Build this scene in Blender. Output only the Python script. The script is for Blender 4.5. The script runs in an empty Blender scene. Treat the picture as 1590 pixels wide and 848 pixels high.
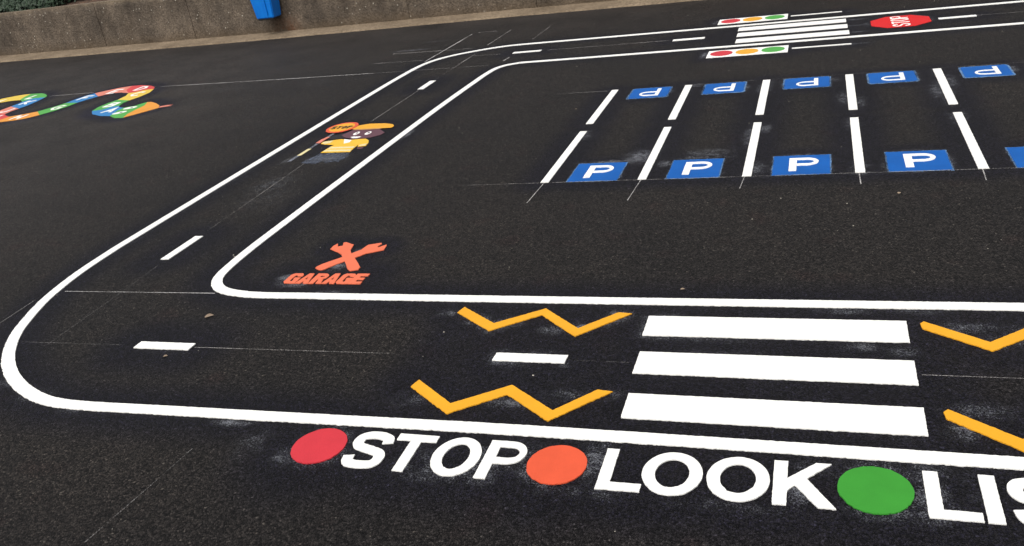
import bpy, bmesh, math, random
import numpy as np
from mathutils import Vector, Matrix, noise as mn
from mathutils.geometry import tessellate_polygon
random.seed(7); rng = np.random.default_rng(7)
S = bpy.context.scene
COL = S.collection

# ------------------------------------------------------------------ helpers
def srgb(r, g, b):
    f = lambda c: (c/255/12.92) if c/255 <= .04045 else ((c/255+.055)/1.055)**2.4
    return (f(r), f(g), f(b), 1)

def mesh_obj(name, verts, faces, mat=None, parent=None, loc=(0, 0, 0)):
    me = bpy.data.meshes.new(name); me.from_pydata(verts, [], faces); me.update()
    o = bpy.data.objects.new(name, me); COL.objects.link(o); o.location = loc
    if mat: me.materials.append(mat)
    if parent: o.parent = parent
    return o

def tag(o, label=None, cat=None, group=None, kind=None):
    if label: o['label'] = label
    if cat: o['category'] = cat
    if group: o['group'] = group
    if kind: o['kind'] = kind
    return o

def thing(name, loc, label, cat, group=None):
    o = bpy.data.objects.new(name, None); COL.objects.link(o); o.location = loc
    o.empty_display_size = .1
    return tag(o, label, cat, group)

MARKS = []          # (points, reach) of every laid marking, for the scorched asphalt round it

def ragged(loop, step=.008, amp=.0014, seed=0., closed=True):
    """resample an outline finely and roughen it, as thermoplastic melted into coarse asphalt"""
    out = []; n = len(loop)
    ar = sum(loop[i][0]*loop[(i+1) % n][1]-loop[(i+1) % n][0]*loop[i][1] for i in range(n)); cc = 1 if ar > 0 else -1
    for i in range(n if closed else n-1):
        a = loop[i]; b = loop[(i+1) % n]
        d = math.hypot(b[0]-a[0], b[1]-a[1]); k = max(1, int(d/step))
        am = amp*(1.5 if d > 0 and -(b[0]-a[0])*cc/d < -.25 else .75)     # the screed's drag side is the rougher one
        for j in range(k):
            t = j/k; x = a[0]+(b[0]-a[0])*t; y = a[1]+(b[1]-a[1])*t
            v = mn.noise_vector(Vector((x*70+seed, y*70, 3.1)))+.9*mn.noise_vector(Vector((x*170+seed, y*170, 9.7)))
            out.append((x+v.x*am, y+v.y*am))
    return out

def slab(name, loops, mat, z=.0, h=.004, parent=None, amp=.0017, step=.005, base=None, mark=True, reach=.17):
    """a flat laid sheet with real thickness, outline loops[0], holes loops[1:], world metres"""
    ox, oy = base if base else (0, 0)
    L = [ragged(l, step, amp) for l in loops]
    if mark:
        MARKS.append((np.array(L[0][::max(1, len(L[0])//60)]), reach))
    vec = [[Vector((x, y, 0)) for x, y in l] for l in L]
    tri = tessellate_polygon(vec)
    flat = [v for l in L for v in l]; N = len(flat)
    verts = [(x-ox, y-oy, z+h) for x, y in flat]+[(x-ox, y-oy, z) for x, y in flat]
    faces = []
    for t in tri:
        a, b, c = t
        A = flat[a]; B = flat[b]; Cc = flat[c]
        cr = (B[0]-A[0])*(Cc[1]-A[1])-(B[1]-A[1])*(Cc[0]-A[0])
        if abs(cr) < 1e-12: continue
        faces.append((a, b, c) if cr > 0 else (a, c, b))
    s = 0
    for l in L:
        n = len(l)
        for i in range(n):
            a = s+i; b = s+(i+1) % n
            faces.append((a, b, b+N, a+N))
        s += n
    o = mesh_obj(name, verts, faces, mat, parent)
    if not parent and base: o.location = (ox, oy, 0)
    return o

def catmull(P, k=8, closed=False):
    P = [np.array(p, float) for p in P]; out = []
    n = len(P)
    for i in range(n if closed else n-1):
        if closed: p0, p1, p2, p3 = P[i-1], P[i], P[(i+1) % n], P[(i+2) % n]
        else:
            p1, p2 = P[i], P[i+1]; p0 = P[i-1] if i else 2*p1-p2; p3 = P[i+2] if i+2 < n else 2*p2-p1
        for j in range(k):
            t = j/k
            out.append(.5*((2*p1)+(-p0+p2)*t+(2*p0-5*p1+4*p2-p3)*t*t+(-p0+3*p1-3*p2+p3)*t**3))
    if not closed: out.append(P[-1])
    return [tuple(p) for p in out]

def offset(P, w):
    """closed outline of a stroke of width w along P"""
    P = np.array(P, float); L = []; R = []
    for i in range(len(P)):
        if i == 0: t0 = t1 = P[1]-P[0]
        elif i == len(P)-1: t0 = t1 = P[-1]-P[-2]
        else: t0 = P[i]-P[i-1]; t1 = P[i+1]-P[i]
        n0 = np.array((-t0[1], t0[0]))/np.hypot(*t0); n1 = np.array((-t1[1], t1[0]))/np.hypot(*t1)
        n = n0+n1; n /= np.hypot(*n); m = w/2/max(.35, n@n0)
        L.append(P[i]+n*m); R.append(P[i]-n*m)
    return [tuple(p) for p in R]+[tuple(p) for p in L[::-1]]

def strip_slab(name, P, w, mat, z=.0, h=.004, parent=None, amp=.0017, step=.005, base=(0, 0), mark=True, reach=.15):
    """a laid curved stroke (letters S, C): quad strip of width w along P"""
    P = np.array(P, float); sl = np.concatenate([[0], np.cumsum(np.hypot(*(P[1:]-P[:-1]).T))]); n = max(8, int(sl[-1]/step))
    q = np.linspace(0, sl[-1], n); Q = np.stack([np.interp(q, sl, P[:, 0]), np.interp(q, sl, P[:, 1])], 1)
    T = np.gradient(Q, axis=0); T /= np.hypot(*T.T)[:, None]; m = 7; vs = []; fs = []
    for i in range(n):
        for j in range(m):
            o = (j/(m-1)-.5)*w; x = Q[i, 0]-T[i, 1]*o; y = Q[i, 1]+T[i, 0]*o
            if j in (0, m-1) or i in (0, n-1):
                v = mn.noise_vector(Vector((x*70, y*70, 3.1)))+.9*mn.noise_vector(Vector((x*170, y*170, 9.7))); x += v.x*amp; y += v.y*amp
            vs.append((x-base[0], y-base[1], z+h))
    top = len(vs); rim = [i*m for i in range(n)]+[(n-1)*m+j for j in range(1, m)]+[i*m+m-1 for i in range(n-2, -1, -1)]+[j for j in range(m-2, 0, -1)]
    for i in rim: vs.append((vs[i][0], vs[i][1], z))
    for i in range(n-1):
        for j in range(m-1): a = i*m+j; fs.append((a, a+m, a+m+1, a+1))
    for k in range(len(rim)):
        k2 = (k+1) % len(rim); fs.append((rim[k], rim[k2], top+k2, top+k))
    if mark: MARKS.append((Q[::2], reach))
    return mesh_obj(name, vs, fs, mat, parent)

def rect(x0, y0, x1, y1): return [(x0, y0), (x1, y0), (x1, y1), (x0, y1)]
def ellipse(cx, cy, rx, ry, n=48, a=0):
    ca, sa = math.cos(a), math.sin(a)
    return [(cx+rx*math.cos(t)*ca-ry*math.sin(t)*sa, cy+rx*math.cos(t)*sa+ry*math.sin(t)*ca) for t in [2*math.pi*i/n for i in range(n)]]

def ribbon(name, P, w, mat, label, cat='road line', group=None, z=0, h=.004, amp=.0020):
    """a long laid line: built as a quad strip with rough edges"""
    P = np.array(catmull(P, 10)); seg = np.hypot(*(P[1:]-P[:-1]).T); keep = [0]+[i+1 for i in range(len(seg)) if seg[i] > 1e-6]
    P = P[keep]; s = np.concatenate([[0], np.cumsum(np.hypot(*(P[1:]-P[:-1]).T))])
    n = int(s[-1]/.005); q = np.linspace(0, s[-1], n)
    X = np.interp(q, s, P[:, 0]); Y = np.interp(q, s, P[:, 1]); T = np.gradient(np.stack([X, Y], 1), axis=0)
    T /= np.hypot(*T.T)[:, None]
    verts = []; faces = []
    for i in range(n):
        nx, ny = -T[i, 1], T[i, 0]
        for sgn in (1, -1):
            x = X[i]+sgn*nx*w/2; y = Y[i]+sgn*ny*w/2
            v = mn.noise_vector(Vector((x*70, y*70, 3.1)))+.9*mn.noise_vector(Vector((x*170, y*170, 9.7)))
            am = amp*(1.4 if sgn*ny < -.2 else .7)
            x += v.x*am; y += v.y*am
            verts += [(x, y, z+h), (x, y, z)]
    for i in range(n-1):
        a = i*4; b = a+4
        faces += [(a, a+2, b+2, b), (a, b, b+1, a+1), (a+2, a+3, b+3, b+2)]
    faces += [(0, 1, 3, 2), (4*n-4, 4*n-2, 4*n-1, 4*n-3)]
    o = mesh_obj(name, verts, faces, mat)
    MARKS.append((np.stack([X, Y], 1)[::9], .19))
    return tag(o, label, cat, group)

# ------------------------------------------------------------------ materials
def new_mat(name):
    m = bpy.data.materials.new(name); m.use_nodes = True
    nt = m.node_tree; nt.nodes.clear()
    out = nt.nodes.new('ShaderNodeOutputMaterial'); b = nt.nodes.new('ShaderNodeBsdfPrincipled')
    nt.links.new(b.outputs[0], out.inputs[0])
    return m, nt, b
class N:
    def __init__(s, nt):
        s.nt = nt; g = nt.nodes.new('ShaderNodeNewGeometry'); s.pos = g.outputs['Position']
    def noise(s, scale, detail=2, rough=.5, vec=None, dist=0):
        n = s.nt.nodes.new('ShaderNodeTexNoise'); n.inputs['Scale'].default_value = scale
        n.inputs['Detail'].default_value = detail; n.inputs['Roughness'].default_value = rough; n.inputs['Distortion'].default_value = dist
        s.nt.links.new(vec or s.pos, n.inputs['Vector']); return n.outputs['Fac']
    def voro(s, scale, feature='F1', out='Distance', vec=None):
        n = s.nt.nodes.new('ShaderNodeTexVoronoi'); n.feature = feature; n.inputs['Scale'].default_value = scale
        s.nt.links.new(vec or s.pos, n.inputs['Vector']); return n.outputs[out]
    def ramp(s, fac, a, b, c0=(0, 0, 0, 1), c1=(1, 1, 1, 1)):
        n = s.nt.nodes.new('ShaderNodeValToRGB'); e = n.color_ramp.elements
        e[0].position = a; e[1].position = b; e[0].color = c0; e[1].color = c1
        s.nt.links.new(fac, n.inputs[0]); return n.outputs[0]
    def mix(s, fac, a, b, mode='MIX'):
        n = s.nt.nodes.new('ShaderNodeMix'); n.data_type = 'RGBA'; n.blend_type = mode
        for v, i in ((fac, 0), (a, 6), (b, 7)):
            if hasattr(v, 'is_linked'): s.nt.links.new(v, n.inputs[i])
            else: n.inputs[i].default_value = v
        return n.outputs[2]
    def math(s, op, a, b=0.):
        n = s.nt.nodes.new('ShaderNodeMath'); n.operation = op
        for v, i in ((a, 0), (b, 1)):
            if hasattr(v, 'is_linked'): s.nt.links.new(v, n.inputs[i])
            else: n.inputs[i].default_value = v
        return n.outputs[0]
    def scale(s, x, y, z):
        n = s.nt.nodes.new('ShaderNodeMapping'); n.inputs['Scale'].default_value = (x, y, z)
        s.nt.links.new(s.pos, n.inputs[0]); return n.outputs[0]
    def attr(s, name):
        n = s.nt.nodes.new('ShaderNodeAttribute'); n.attribute_name = name; return n.outputs['Fac']
    def bump(s, h, strength, dist, bsdf):
        n = s.nt.nodes.new('ShaderNodeBump'); n.inputs['Strength'].default_value = strength; n.inputs['Distance'].default_value = dist
        s.nt.links.new(h, n.inputs['Height']); s.nt.links.new(n.outputs[0], bsdf.inputs['Normal'])
    def separate_z(s):
        n = s.nt.nodes.new('ShaderNodeSeparateXYZ'); s.nt.links.new(s.pos, n.inputs[0]); return n.outputs['Z']

def asphalt():
    m, nt, b = new_mat('asphalt'); g = N(nt)
    stone = g.voro(150, out='Color'); sep = nt.nodes.new('ShaderNodeSeparateColor'); nt.links.new(stone, sep.inputs[0])
    edge = g.voro(150, 'DISTANCE_TO_EDGE')
    rnd = sep.outputs[0]
    lum = g.math('MULTIPLY', g.math('POWER', rnd, 1.9), 1.0)
    base = g.mix(lum, (.0042, .0038, .0037, 1), (.0655, .0585, .0540, 1))
    gap = g.ramp(edge, .0, .2)
    base = g.mix(gap, g.mix(.65, base, (.0035, .0033, .0035, 1)), base)
    med = g.noise(95, 4, .85)
    base = g.mix(g.ramp(med, .38, .62), g.mix(1., base, (.30, .29, .30, 1), 'MULTIPLY'), g.mix(1., base, (1.35, 1.33, 1.31, 1), 'MULTIPLY'))
    lmed = g.noise(14, 3, .6)
    base = g.mix(g.ramp(lmed, .36, .64), g.mix(1., base, (.86, .86, .87, 1), 'MULTIPLY'), g.mix(1., base, (1.12, 1.11, 1.10, 1), 'MULTIPLY'))
    cl = g.noise(.9, 4, .62)
    base = g.mix(g.ramp(cl, .3, .72), g.mix(1., base, (.74, .75, .79, 1), 'MULTIPLY'), g.mix(1., base, (1.25, 1.19, 1.12, 1), 'MULTIPLY'))
    red = g.ramp(g.noise(4.5, 1, .5), .62, .74)
    base = g.mix(g.math('MULTIPLY', red, .3), base, g.mix(1., base, (1.5, .9, .9, 1), 'MULTIPLY'))
    # paler stone chips
    chip = g.ramp(rnd, .990, .996)
    base = g.mix(g.math('MULTIPLY', chip, .45), base, (.16, .14, .115, 1))
    # paler asphalt left of the road loop and beyond the far road
    pl = g.math('MULTIPLY', g.attr('outer_pale'), g.ramp(g.noise(1.6, 4, .65), .22, .62))
    base = g.mix(g.math('MULTIPLY', pl, .8), base, g.mix(.35, g.mix(1., base, (1.9, 1.85, 1.8, 1), 'MULTIPLY'), (.060, .054, .049, 1)))
    # heat-scorched bitumen round the laid markings
    sc = g.attr('scorch')
    scn = g.math('MULTIPLY', sc, g.math('ADD', .75, g.math('MULTIPLY', g.noise(7, 3, .6), .7)))
    n = nt.nodes.new('ShaderNodeClamp'); nt.links.new(scn, n.inputs[0])
    base = g.mix(g.math('MULTIPLY', n.outputs[0], .95), base, g.mix(1., base, (.30, .33, .70, 1), 'MULTIPLY'))
    # pale bead and primer residue
    rs = g.attr('residue')
    nz = g.math('ADD', g.math('MULTIPLY', g.noise(150, 3, .95), 1.0), g.math('MULTIPLY', g.noise(22, 4, .75, dist=.6), .45))     # mean about .65
    rv = g.math('ADD', g.math('MULTIPLY', rs, .62), g.math('MULTIPLY', g.math('SUBTRACT', nz, .725), 3.0))
    rn = g.math('MULTIPLY', g.ramp(rv, .30, .75), g.ramp(rs, .05, .35))
    base = g.mix(g.math('MULTIPLY', rn, .8), base, (.24, .25, .275, 1))
    nt.links.new(base, b.inputs['Base Color'])
    b.inputs['Roughness'].default_value = .62; b.inputs['Specular IOR Level'].default_value = .09
    b.inputs['Sheen Weight'].default_value = .022; b.inputs['Sheen Roughness'].default_value = .35; b.inputs['Sheen Tint'].default_value = (1, .93, .88, 1)     # dust
    h = g.math('ADD', g.math('MULTIPLY', g.ramp(edge, 0, .28), g.math('ADD', rnd, .4)), g.math('MULTIPLY', med, .6))
    g.bump(h, .9, .004, b)
    return m

def paint(name, col, var=.10, rough=.5):
    m, nt, b = new_mat(name); g = N(nt)
    if name != 'white_thermoplastic': col = tuple(c*.76 for c in col[:3])+(1,)
    c2 = tuple(c*(1-var) for c in col[:3])+(1,)
    c = g.mix(g.ramp(g.noise(5, 4, .65), .3, .7), c2, col)
    sp = g.ramp(g.noise(210, 2, .6), .70, .78)
    c = g.mix(g.math('MULTIPLY', sp, .16), c, (.05, .05, .05, 1))
    nt.links.new(c, b.inputs['Base Color']); b.inputs['Roughness'].default_value = rough
    b.inputs['Specular IOR Level'].default_value = .16
    g.bump(g.math('ADD', g.noise(120, 3, .6), g.math('MULTIPLY', g.voro(150), .6)), .35, .0012, b)
    return m

def worn(name, col, lo, hi, scale=60):
    """thin worn marking: the asphalt shows between its grains"""
    m, nt, b = new_mat(name); g = N(nt)
    b.inputs['Base Color'].default_value = col; b.inputs['Roughness'].default_value = .8
    t = nt.nodes.new('ShaderNodeBsdfTransparent'); mx = nt.nodes.new('ShaderNodeMixShader')
    f = g.ramp(g.math('ADD', g.math('MULTIPLY', g.noise(scale*3, 2, .7), .5), g.math('MULTIPLY', g.noise(2.2, 3, .7), .5)), lo, hi)
    nt.links.new(f, mx.inputs[0]); nt.links.new(t.outputs[0], mx.inputs[1]); nt.links.new(b.outputs[0], mx.inputs[2])
    nt.links.new(mx.outputs[0], [n for n in nt.nodes if n.type == 'OUTPUT_MATERIAL'][0].inputs[0])
    return m

M_ASPH = asphalt()
WHITE = paint('white_thermoplastic', (.81, .795, .75, 1), .06)
LT = .198
YEL = paint('yellow_thermoplastic', srgb(247, 176, 42))
RED = paint('red_thermoplastic', srgb(218, 60, 70), .16)
BRED = paint('bright_red_thermoplastic', srgb(226, 34, 36))
ORG = paint('orange_thermoplastic', srgb(240, 98, 64), .16)
SAL = paint('salmon_thermoplastic', srgb(246, 124, 88))
GRN = paint('green_thermoplastic', srgb(66, 160, 56), .16)
BLU = paint('blue_thermoplastic', srgb(0, 97, 184), .2)
LGRN = paint('light_green', srgb(88, 176, 80)); SBLU = paint('snake_blue', srgb(52, 134, 198))
SRED = paint('snake_red', srgb(220, 70, 70)); SORG = paint('snake_orange', srgb(240, 160, 60)); SYEL = paint('snake_yellow', srgb(240, 205, 80))
SPNK = paint('snake_pink', srgb(232, 138, 116))
BROWN = paint('brown_skin', srgb(104, 68, 78)); BLK = paint('black_thermoplastic', (.012, .012, .014, 1))
COAT = paint('coat_yellow', srgb(255, 200, 62)); AMB = paint('amber_yellow', srgb(246, 178, 52)); CREAM = paint('cream', srgb(240, 226, 170)); TAN = paint('tan', srgb(196, 150, 96))
LEGM = worn('worn_blue_grey', (.075, .09, .125, 1), .38, .62, 12)
POLEM = worn('worn_grey', (.16, .17, .20, 1), .36, .56, 40)
SPRAY = worn('pale_blue_overspray', (.10, .20, .36, 1), .40, .56, 45)
CHALK = worn('chalk', (.50, .48, .46, 1), .40, .56, 60)
CHALKF = worn('faint_chalk', (.34, .32, .30, 1), .43, .62, 60)
CHALKV = worn('faintest_chalk', (.20, .19, .18, 1), .46, .64, 60)

# ------------------------------------------------------------------ road edge lines
W = .0575
G_EDGE = 'white edge lines of the playground road'
ribbon('edge_line', [(3.6, 2.276), (1.5, 2.276), (0, 2.277), (-1, 2.276), (-1.8, 2.262), (-2.5, 2.251), (-2.7, 2.247), (-2.865, 2.249), (-2.99, 2.262), (-3.11, 2.297), (-3.24, 2.355), (-3.366, 2.431),
    (-3.487, 2.525), (-3.598, 2.639), (-3.70, 2.776), (-3.762, 2.89), (-3.83, 3.04), (-3.885, 3.20), (-3.937, 3.45), (-3.960, 3.72), (-3.966, 4.0), (-3.966, 5.5), (-3.960, 7.3), (-3.950, 7.95), (-3.925, 8.36),
    (-3.85, 8.62), (-3.69, 8.82), (-3.44, 8.975), (-3.222, 9.06), (-2.95, 9.088), (-2, 9.082), (0, 9.072), (3.6, 9.072)], W, WHITE,
    'long white outer edge line of the painted road, round the wide corner', 'road line', G_EDGE)
ribbon('edge_line', [(3.6, 3.218), (1, 3.2176), (0, 3.2175), (-1.5, 3.220), (-2.3, 3.224), (-2.58, 3.225), (-2.71, 3.238), (-2.806, 3.262), (-2.872, 3.297), (-2.925, 3.352), (-2.963, 3.425), (-2.985, 3.545),
    (-3.0, 3.77), (-3.005, 4.1), (-3.007, 5), (-3.006, 6.4), (-2.995, 7.1), (-2.985, 7.45), (-2.975, 7.74), (-2.948, 7.965), (-2.885, 8.085), (-2.78, 8.145), (-2.67, 8.160), (-2, 8.15), (0, 8.141), (3.6, 8.141)], W, WHITE,
    'long white inner edge line of the painted road, beside the GARAGE picture', 'road line', G_EDGE)

# ------------------------------------------------------------------ centre dashes
G_DASH = 'white centre dashes of the painted road'
def bar(name, x0, y0, x1, y1, label, cat, group, mat=WHITE, mark=True):
    cx, cy = (x0+x1)/2, (y0+y1)/2
    o = slab(name, [rect(x0, y0, x1, y1)], mat, base=(cx, cy), mark=mark, reach=.24 if name == 'centre_dash' else .17)
    return tag(o, label, cat, group)
for a in [(-2.917, 2.695, -2.617, 2.752, 'white centre dash lying in the wide bend at the left end of the near road'),
          (-1.193, 2.709, -.902, 2.766, 'white centre dash between the two yellow zigzags left of the near crossing'),
          (1.20, 2.709, 1.50, 2.766, 'white centre dash right of the near crossing, past the edge of the photo'),
          (-3.510, 3.640, -3.454, 3.965, 'white centre dash in the left road nearest to the bend'),
          (-3.503, 7.345, -3.442, 7.655, 'white centre dash in the left road beyond the lollipop figure'),
          (-2.985, 8.64, -2.682, 8.700, 'white centre dash just after the far left corner of the road'),
          (-1.337, 8.590, -1.035, 8.655, 'white centre dash left of the far crossing'),
          (.983, 8.578, 1.28, 8.636, 'white centre dash right of the red octagon on the far road')]:
    if a[0] == 1.20: continue
    bar('centre_dash', *a[:5], 'road marking', G_DASH)

# ------------------------------------------------------------------ zebra crossings
def zebra(rows, names, group):
    for (x0, x1, y0, y1), nm in zip(rows, names):
        bar('crossing_stripe', x0, y0, x1, y1, nm, 'crossing stripe', group)
zebra([(-.646, .305, 2.935, 3.091), (-.634, .309, 2.660, 2.811), (-.623, .312, 2.381, 2.529)],
      ['broad white stripe of the near zebra crossing next to the inner road line', 'middle broad white stripe of the near zebra crossing', 'broad white stripe of the near zebra crossing next to the word LOOK'],
      'stripes of the near zebra crossing')
zebra([(-.742, .232, 8.810, 8.962), (-.733, .238, 8.542, 8.703), (-.724, .246, 8.266, 8.425)],
      ['farthest white stripe of the far zebra crossing', 'middle white stripe of the far zebra crossing', 'white stripe of the far zebra crossing closest to the parking bays'],
      'stripes of the far zebra crossing')

# ------------------------------------------------------------------ yellow zigzags
G_ZZ = 'yellow zigzags at the near crossing'
zz = [([(-1.482, 3.086), (-1.284, 2.936), (-1.096, 3.081), (-.912, 2.910), (-.718, 3.108), (-.776, 3.115), (-.914, 2.975), (-1.094, 3.138), (-1.284, 3.000), (-1.468, 3.139)], 'yellow zigzag left of the near crossing, along the inner road line'),
      ([(-1.450, 2.500), (-1.240, 2.343), (-1.056, 2.482), (-.866, 2.336), (-.681, 2.534), (-.737, 2.541), (-.865, 2.400), (-1.058, 2.545), (-1.250, 2.407), (-1.436, 2.550)], 'yellow zigzag left of the near crossing, above the word STOP'),
      ([(.354, 3.036), (.560, 2.891), (.745, 3.045), (.935, 2.892), (1.13, 3.085), (1.07, 3.092), (.935, 2.955), (.745, 3.108), (.560, 2.952), (.363, 3.090), (.350, 3.075)], 'yellow zigzag right of the near crossing, along the inner road line'),
      ([(.371, 2.475), (.560, 2.330), (.745, 2.482), (.935, 2.330), (1.13, 2.52), (1.07, 2.53), (.935, 2.395), (.745, 2.545), (.562, 2.392), (.380, 2.528), (.366, 2.510)], 'yellow zigzag right of the near crossing, above the word LISTEN')]
for P, l in zz:
    c = np.mean(P, axis=0)
    tag(slab('zigzag', [P], YEL, base=tuple(c), reach=.20), l, 'zigzag marking', G_ZZ)

# ------------------------------------------------------------------ lettering
def arc(cx, cy, rx, ry, a0, a1, n=12):
    return [(cx+rx*math.cos(math.radians(a0+(a1-a0)*i/n)), cy+ry*math.sin(math.radians(a0+(a1-a0)*i/n))) for i in range(n+1)]
def glyph(ch, w, t):
    """list of shapes (each outline + holes) in a box w wide and 1 high, stroke t"""
    a = t/2
    if ch == 'I': return [[rect(0, 0, w, 1)]]
    if ch == 'L': return [[[(0, 0), (w, 0), (w, t*.92), (t, t*.92), (t, 1), (0, 1)]]]
    if ch == 'T': return [[[(w/2-a, 0), (w/2+a, 0), (w/2+a, 1-t*.9), (w, 1-t*.9), (w, 1), (0, 1), (0, 1-t*.9), (w/2-a, 1-t*.9)]]]
    if ch == 'E': return [[[(0, 0), (w, 0), (w, t*.8), (t, t*.8), (t, .5-t*.37), (w*.92, .5-t*.37), (w*.92, .5+t*.37), (t, .5+t*.37), (t, 1-t*.8), (w, 1-t*.8), (w, 1), (0, 1)]]]
    if ch == 'N': return [[[(0, 0), (t, 0), (t, .62), (w-t, 0), (w, 0), (w, 1), (w-t, 1), (w-t, .38), (t, 1), (0, 1)]]]
    if ch == 'O': return [[ellipse(w/2, .5, w/2, .515, 64), ellipse(w/2, .5, w/2-t, .515-t*.9, 48)[::-1]]]
    if ch == 'K': return [[[(0, 0), (t, 0), (t, .32), (t*1.55, .46), (w-t*1.15, 0), (w+.02, 0), (t*2.35, .62), (w-.03, 1), (w-t*1.25, 1), (t, .60), (t, 1), (0, 1)]]]
    if ch in 'PR':
        bowl = arc(w-.30, .70, .30, .30, 90, -90, 16)
        inn = arc(w-.28, .70, .30-t*.72, .30-t*.82, 90, -90, 12)
        out = [(0, 0), (t, 0), (t, .40)]
        if ch == 'R': out = [(0, 0), (t, 0), (t, .40), (t*1.2, .40), (w-t, 0), (w, 0), (w-t*.35, .40)]
        out += [p for p in bowl[::-1]]+[(0, 1)]
        return [[out, ([(t, .40+t*.82)]+[p for p in inn[::-1]]+[(t, 1-t*.82)])[::-1]]]
    if ch == 'A': return [[[(0, 0), (t*.95, 0), (t*1.15, .2), (w-t*1.15, .2), (w-t*.95, 0), (w, 0), (w/2+a*.95, 1), (w/2-a*.95, 1)], [(w/2-w*.09, .40), (w/2, .66), (w/2+w*.09, .40)]]]
    if ch == 'S':
        P = catmull([(w-a*1.05, .70), (w*.80, .84), (w*.5, 1-a*.9), (w*.2, .86), (a*.95, .70), (w*.22, .575), (w*.52, .50), (w*.80, .42), (w-a*.95, .28), (w*.80, .13), (w*.5, a*.9), (w*.2, .13), (a, .31)], 6)
        return [('stroke', P)]
    if ch == 'C':
        return [[offset(catmull([(w-a, .68), (w*.8, .87), (w*.5, 1-a), (w*.18, .85), (a, .5), (w*.18, .15), (w*.5, a), (w*.8, .13), (w-a, .32)], 6), t)]]
    if ch == 'G' and t > .22:
        return [[[(.12, 0), (w, 0), (w, .58), (w*.52, .58), (w*.52, .42), (w*.60, .42), (w*.60, .2), (w*.46, .2), (w*.40, .3), (w*.40, .7), (w*.46, .8), (w*.62, .8), (w*.62, .70), (w, .70), (w, .85), (w-.12, 1), (.12, 1), (0, .85), (0, .15)]]]
    if ch == 'G':
        return [[offset(catmull([(w-a, .70), (w*.8, .87), (w*.5, 1-a), (w*.18, .84), (a, .5), (w*.18, .16), (w*.5, a), (w*.82, .12)], 6)+[(w-a, .22), (w-a, .44), (w*.55, .44)], t)]]
def letters(word, xs, ws, y0, h, t, mat, parent, z=0, rot=0, amp=.0012, org=(0, 0), hh=.004, step=.007, name='letter', mark=True):
    """word set from positions xs with widths ws; laid at org turned by rot (radians)"""
    c, s = math.cos(rot), math.sin(rot)
    px, py = parent.location.x, parent.location.y
    for ch, x, w in zip(word, xs, ws):
        for shp in glyph(ch, w/h, t):
            if shp[0] == 'stroke':
                q = []
                for u, v in shp[1]:
                    X = x+u*h; Y = y0+v*h; q.append((org[0]+X*c-Y*s, org[1]+X*s+Y*c))
                strip_slab(name, q, t*h, mat, z, hh, parent, amp, step, (px, py), mark); continue
            loops = []
            for l in shp:
                q = []
                for u, v in l:
                    X = x+u*h; Y = y0+v*h
                    q.append((org[0]+X*c-Y*s, org[1]+X*s+Y*c))
                loops.append(q)
            o = slab(name, loops, mat, z, hh, parent, amp, step, base=(px, py), mark=mark, reach=.20)
Y0 = 2.0145; HH = .1965
w1 = thing('stop_word', (-1.20, 2.11, 0), 'large white word STOP painted between the red and the orange disc', 'painted word', 'white words in front of the crossing')
letters('STOP', [-1.512, -1.360, -1.199, -1.021], [.149, .147, .166, .136], Y0, HH, LT, WHITE, w1)
w2 = thing('look_word', (-.29, 2.11, 0), 'large white word LOOK painted between the orange and the green disc', 'painted word', 'white words in front of the crossing')
letters('LOOK', [-.630, -.503, -.311, -.122], [.134, .180, .180, .166], Y0, HH, LT, WHITE, w2)
w3 = thing('listen_word', (.75, 2.11, 0), 'large white word LISTEN painted right of the green disc, cut by the photo edge', 'painted word', 'white words in front of the crossing')
letters('LISTEN', [.279, .4195, .484, .65, .82, .97], [.131, .0405, .150, .150, .13, .15], Y0, HH, LT, WHITE, w3)
G_D = 'coloured discs between the painted words'
for x, r, m, l in [(-1.6295, .0975, RED, 'red painted disc left of the word STOP'), (-.7735, .0955, ORG, 'orange painted disc between the words STOP and LOOK'), (.1515, .0995, GRN, 'green painted disc between the words LOOK and LISTEN')]:
    tag(slab('disc', [ellipse(x, 2.1125, r, r+.002, 72)], m, base=(x, 2.1125), reach=.24), l, 'painted disc', G_D)

# ------------------------------------------------------------------ car park
G_DIV = 'white divider bars of the parking bays'
ordn = ['leftmost', 'second from left', 'third from left', 'fourth from left', 'rightmost in the photo']
for k in range(5):
    x = -1.5405+k*.5822
    bar('bay_divider', x-.0245, 4.713, x+.0245, 5.725, 'near white bay divider bar, '+ordn[k]+', among the upright P panels', 'bay divider', G_DIV)
    bar('bay_divider', x-.0265, 5.908, x+.0265, 6.829, 'far white bay divider bar, '+ordn[k]+', among the upside-down P panels', 'bay divider', G_DIV)
def p_panel(x0, x1, y0, y1, flip, label, group, seed):
    cx, cy = (x0+x1)/2, (y0+y1)/2
    t = thing('parking_panel', (cx, cy, 0), label, 'parking panel', group)
    r = .006 if not flip else .02
    out = []
    for (qx, qy, a) in ((x1-r, y0+r, -90), (x1-r, y1-r, 0), (x0+r, y1-r, 90), (x0+r, y0+r, 180)):
        out += arc(qx, qy, r, r, a, a+90, 4)
    e = .007 if not flip else .013
    big = [(cx+(a-cx)*(1+2*e/(x1-x0)), cy+(b-cy)*(1+2*e/(y1-y0))) for a, b in out]
    slab('overspray', [big], SPRAY, 0, .0015, t, .005, .008, base=(cx, cy), mark=False)
    slab('panel', [out], BLU, 0, .003, t, .0040 if not flip else .0075, .007, base=(cx, cy), reach=.15)
    if flip: letters('P', [-.078], [.152], -.103, .200, .145, WHITE, t, z=.003, rot=math.pi, org=(cx+.0, cy-.002), hh=.003, mark=False, name='letter_p')
    else: letters('P', [-.078], [.156], -.106, .212, .19, WHITE, t, z=.003, org=(cx+.013, cy), hh=.003, mark=False, name='letter_p')
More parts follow.
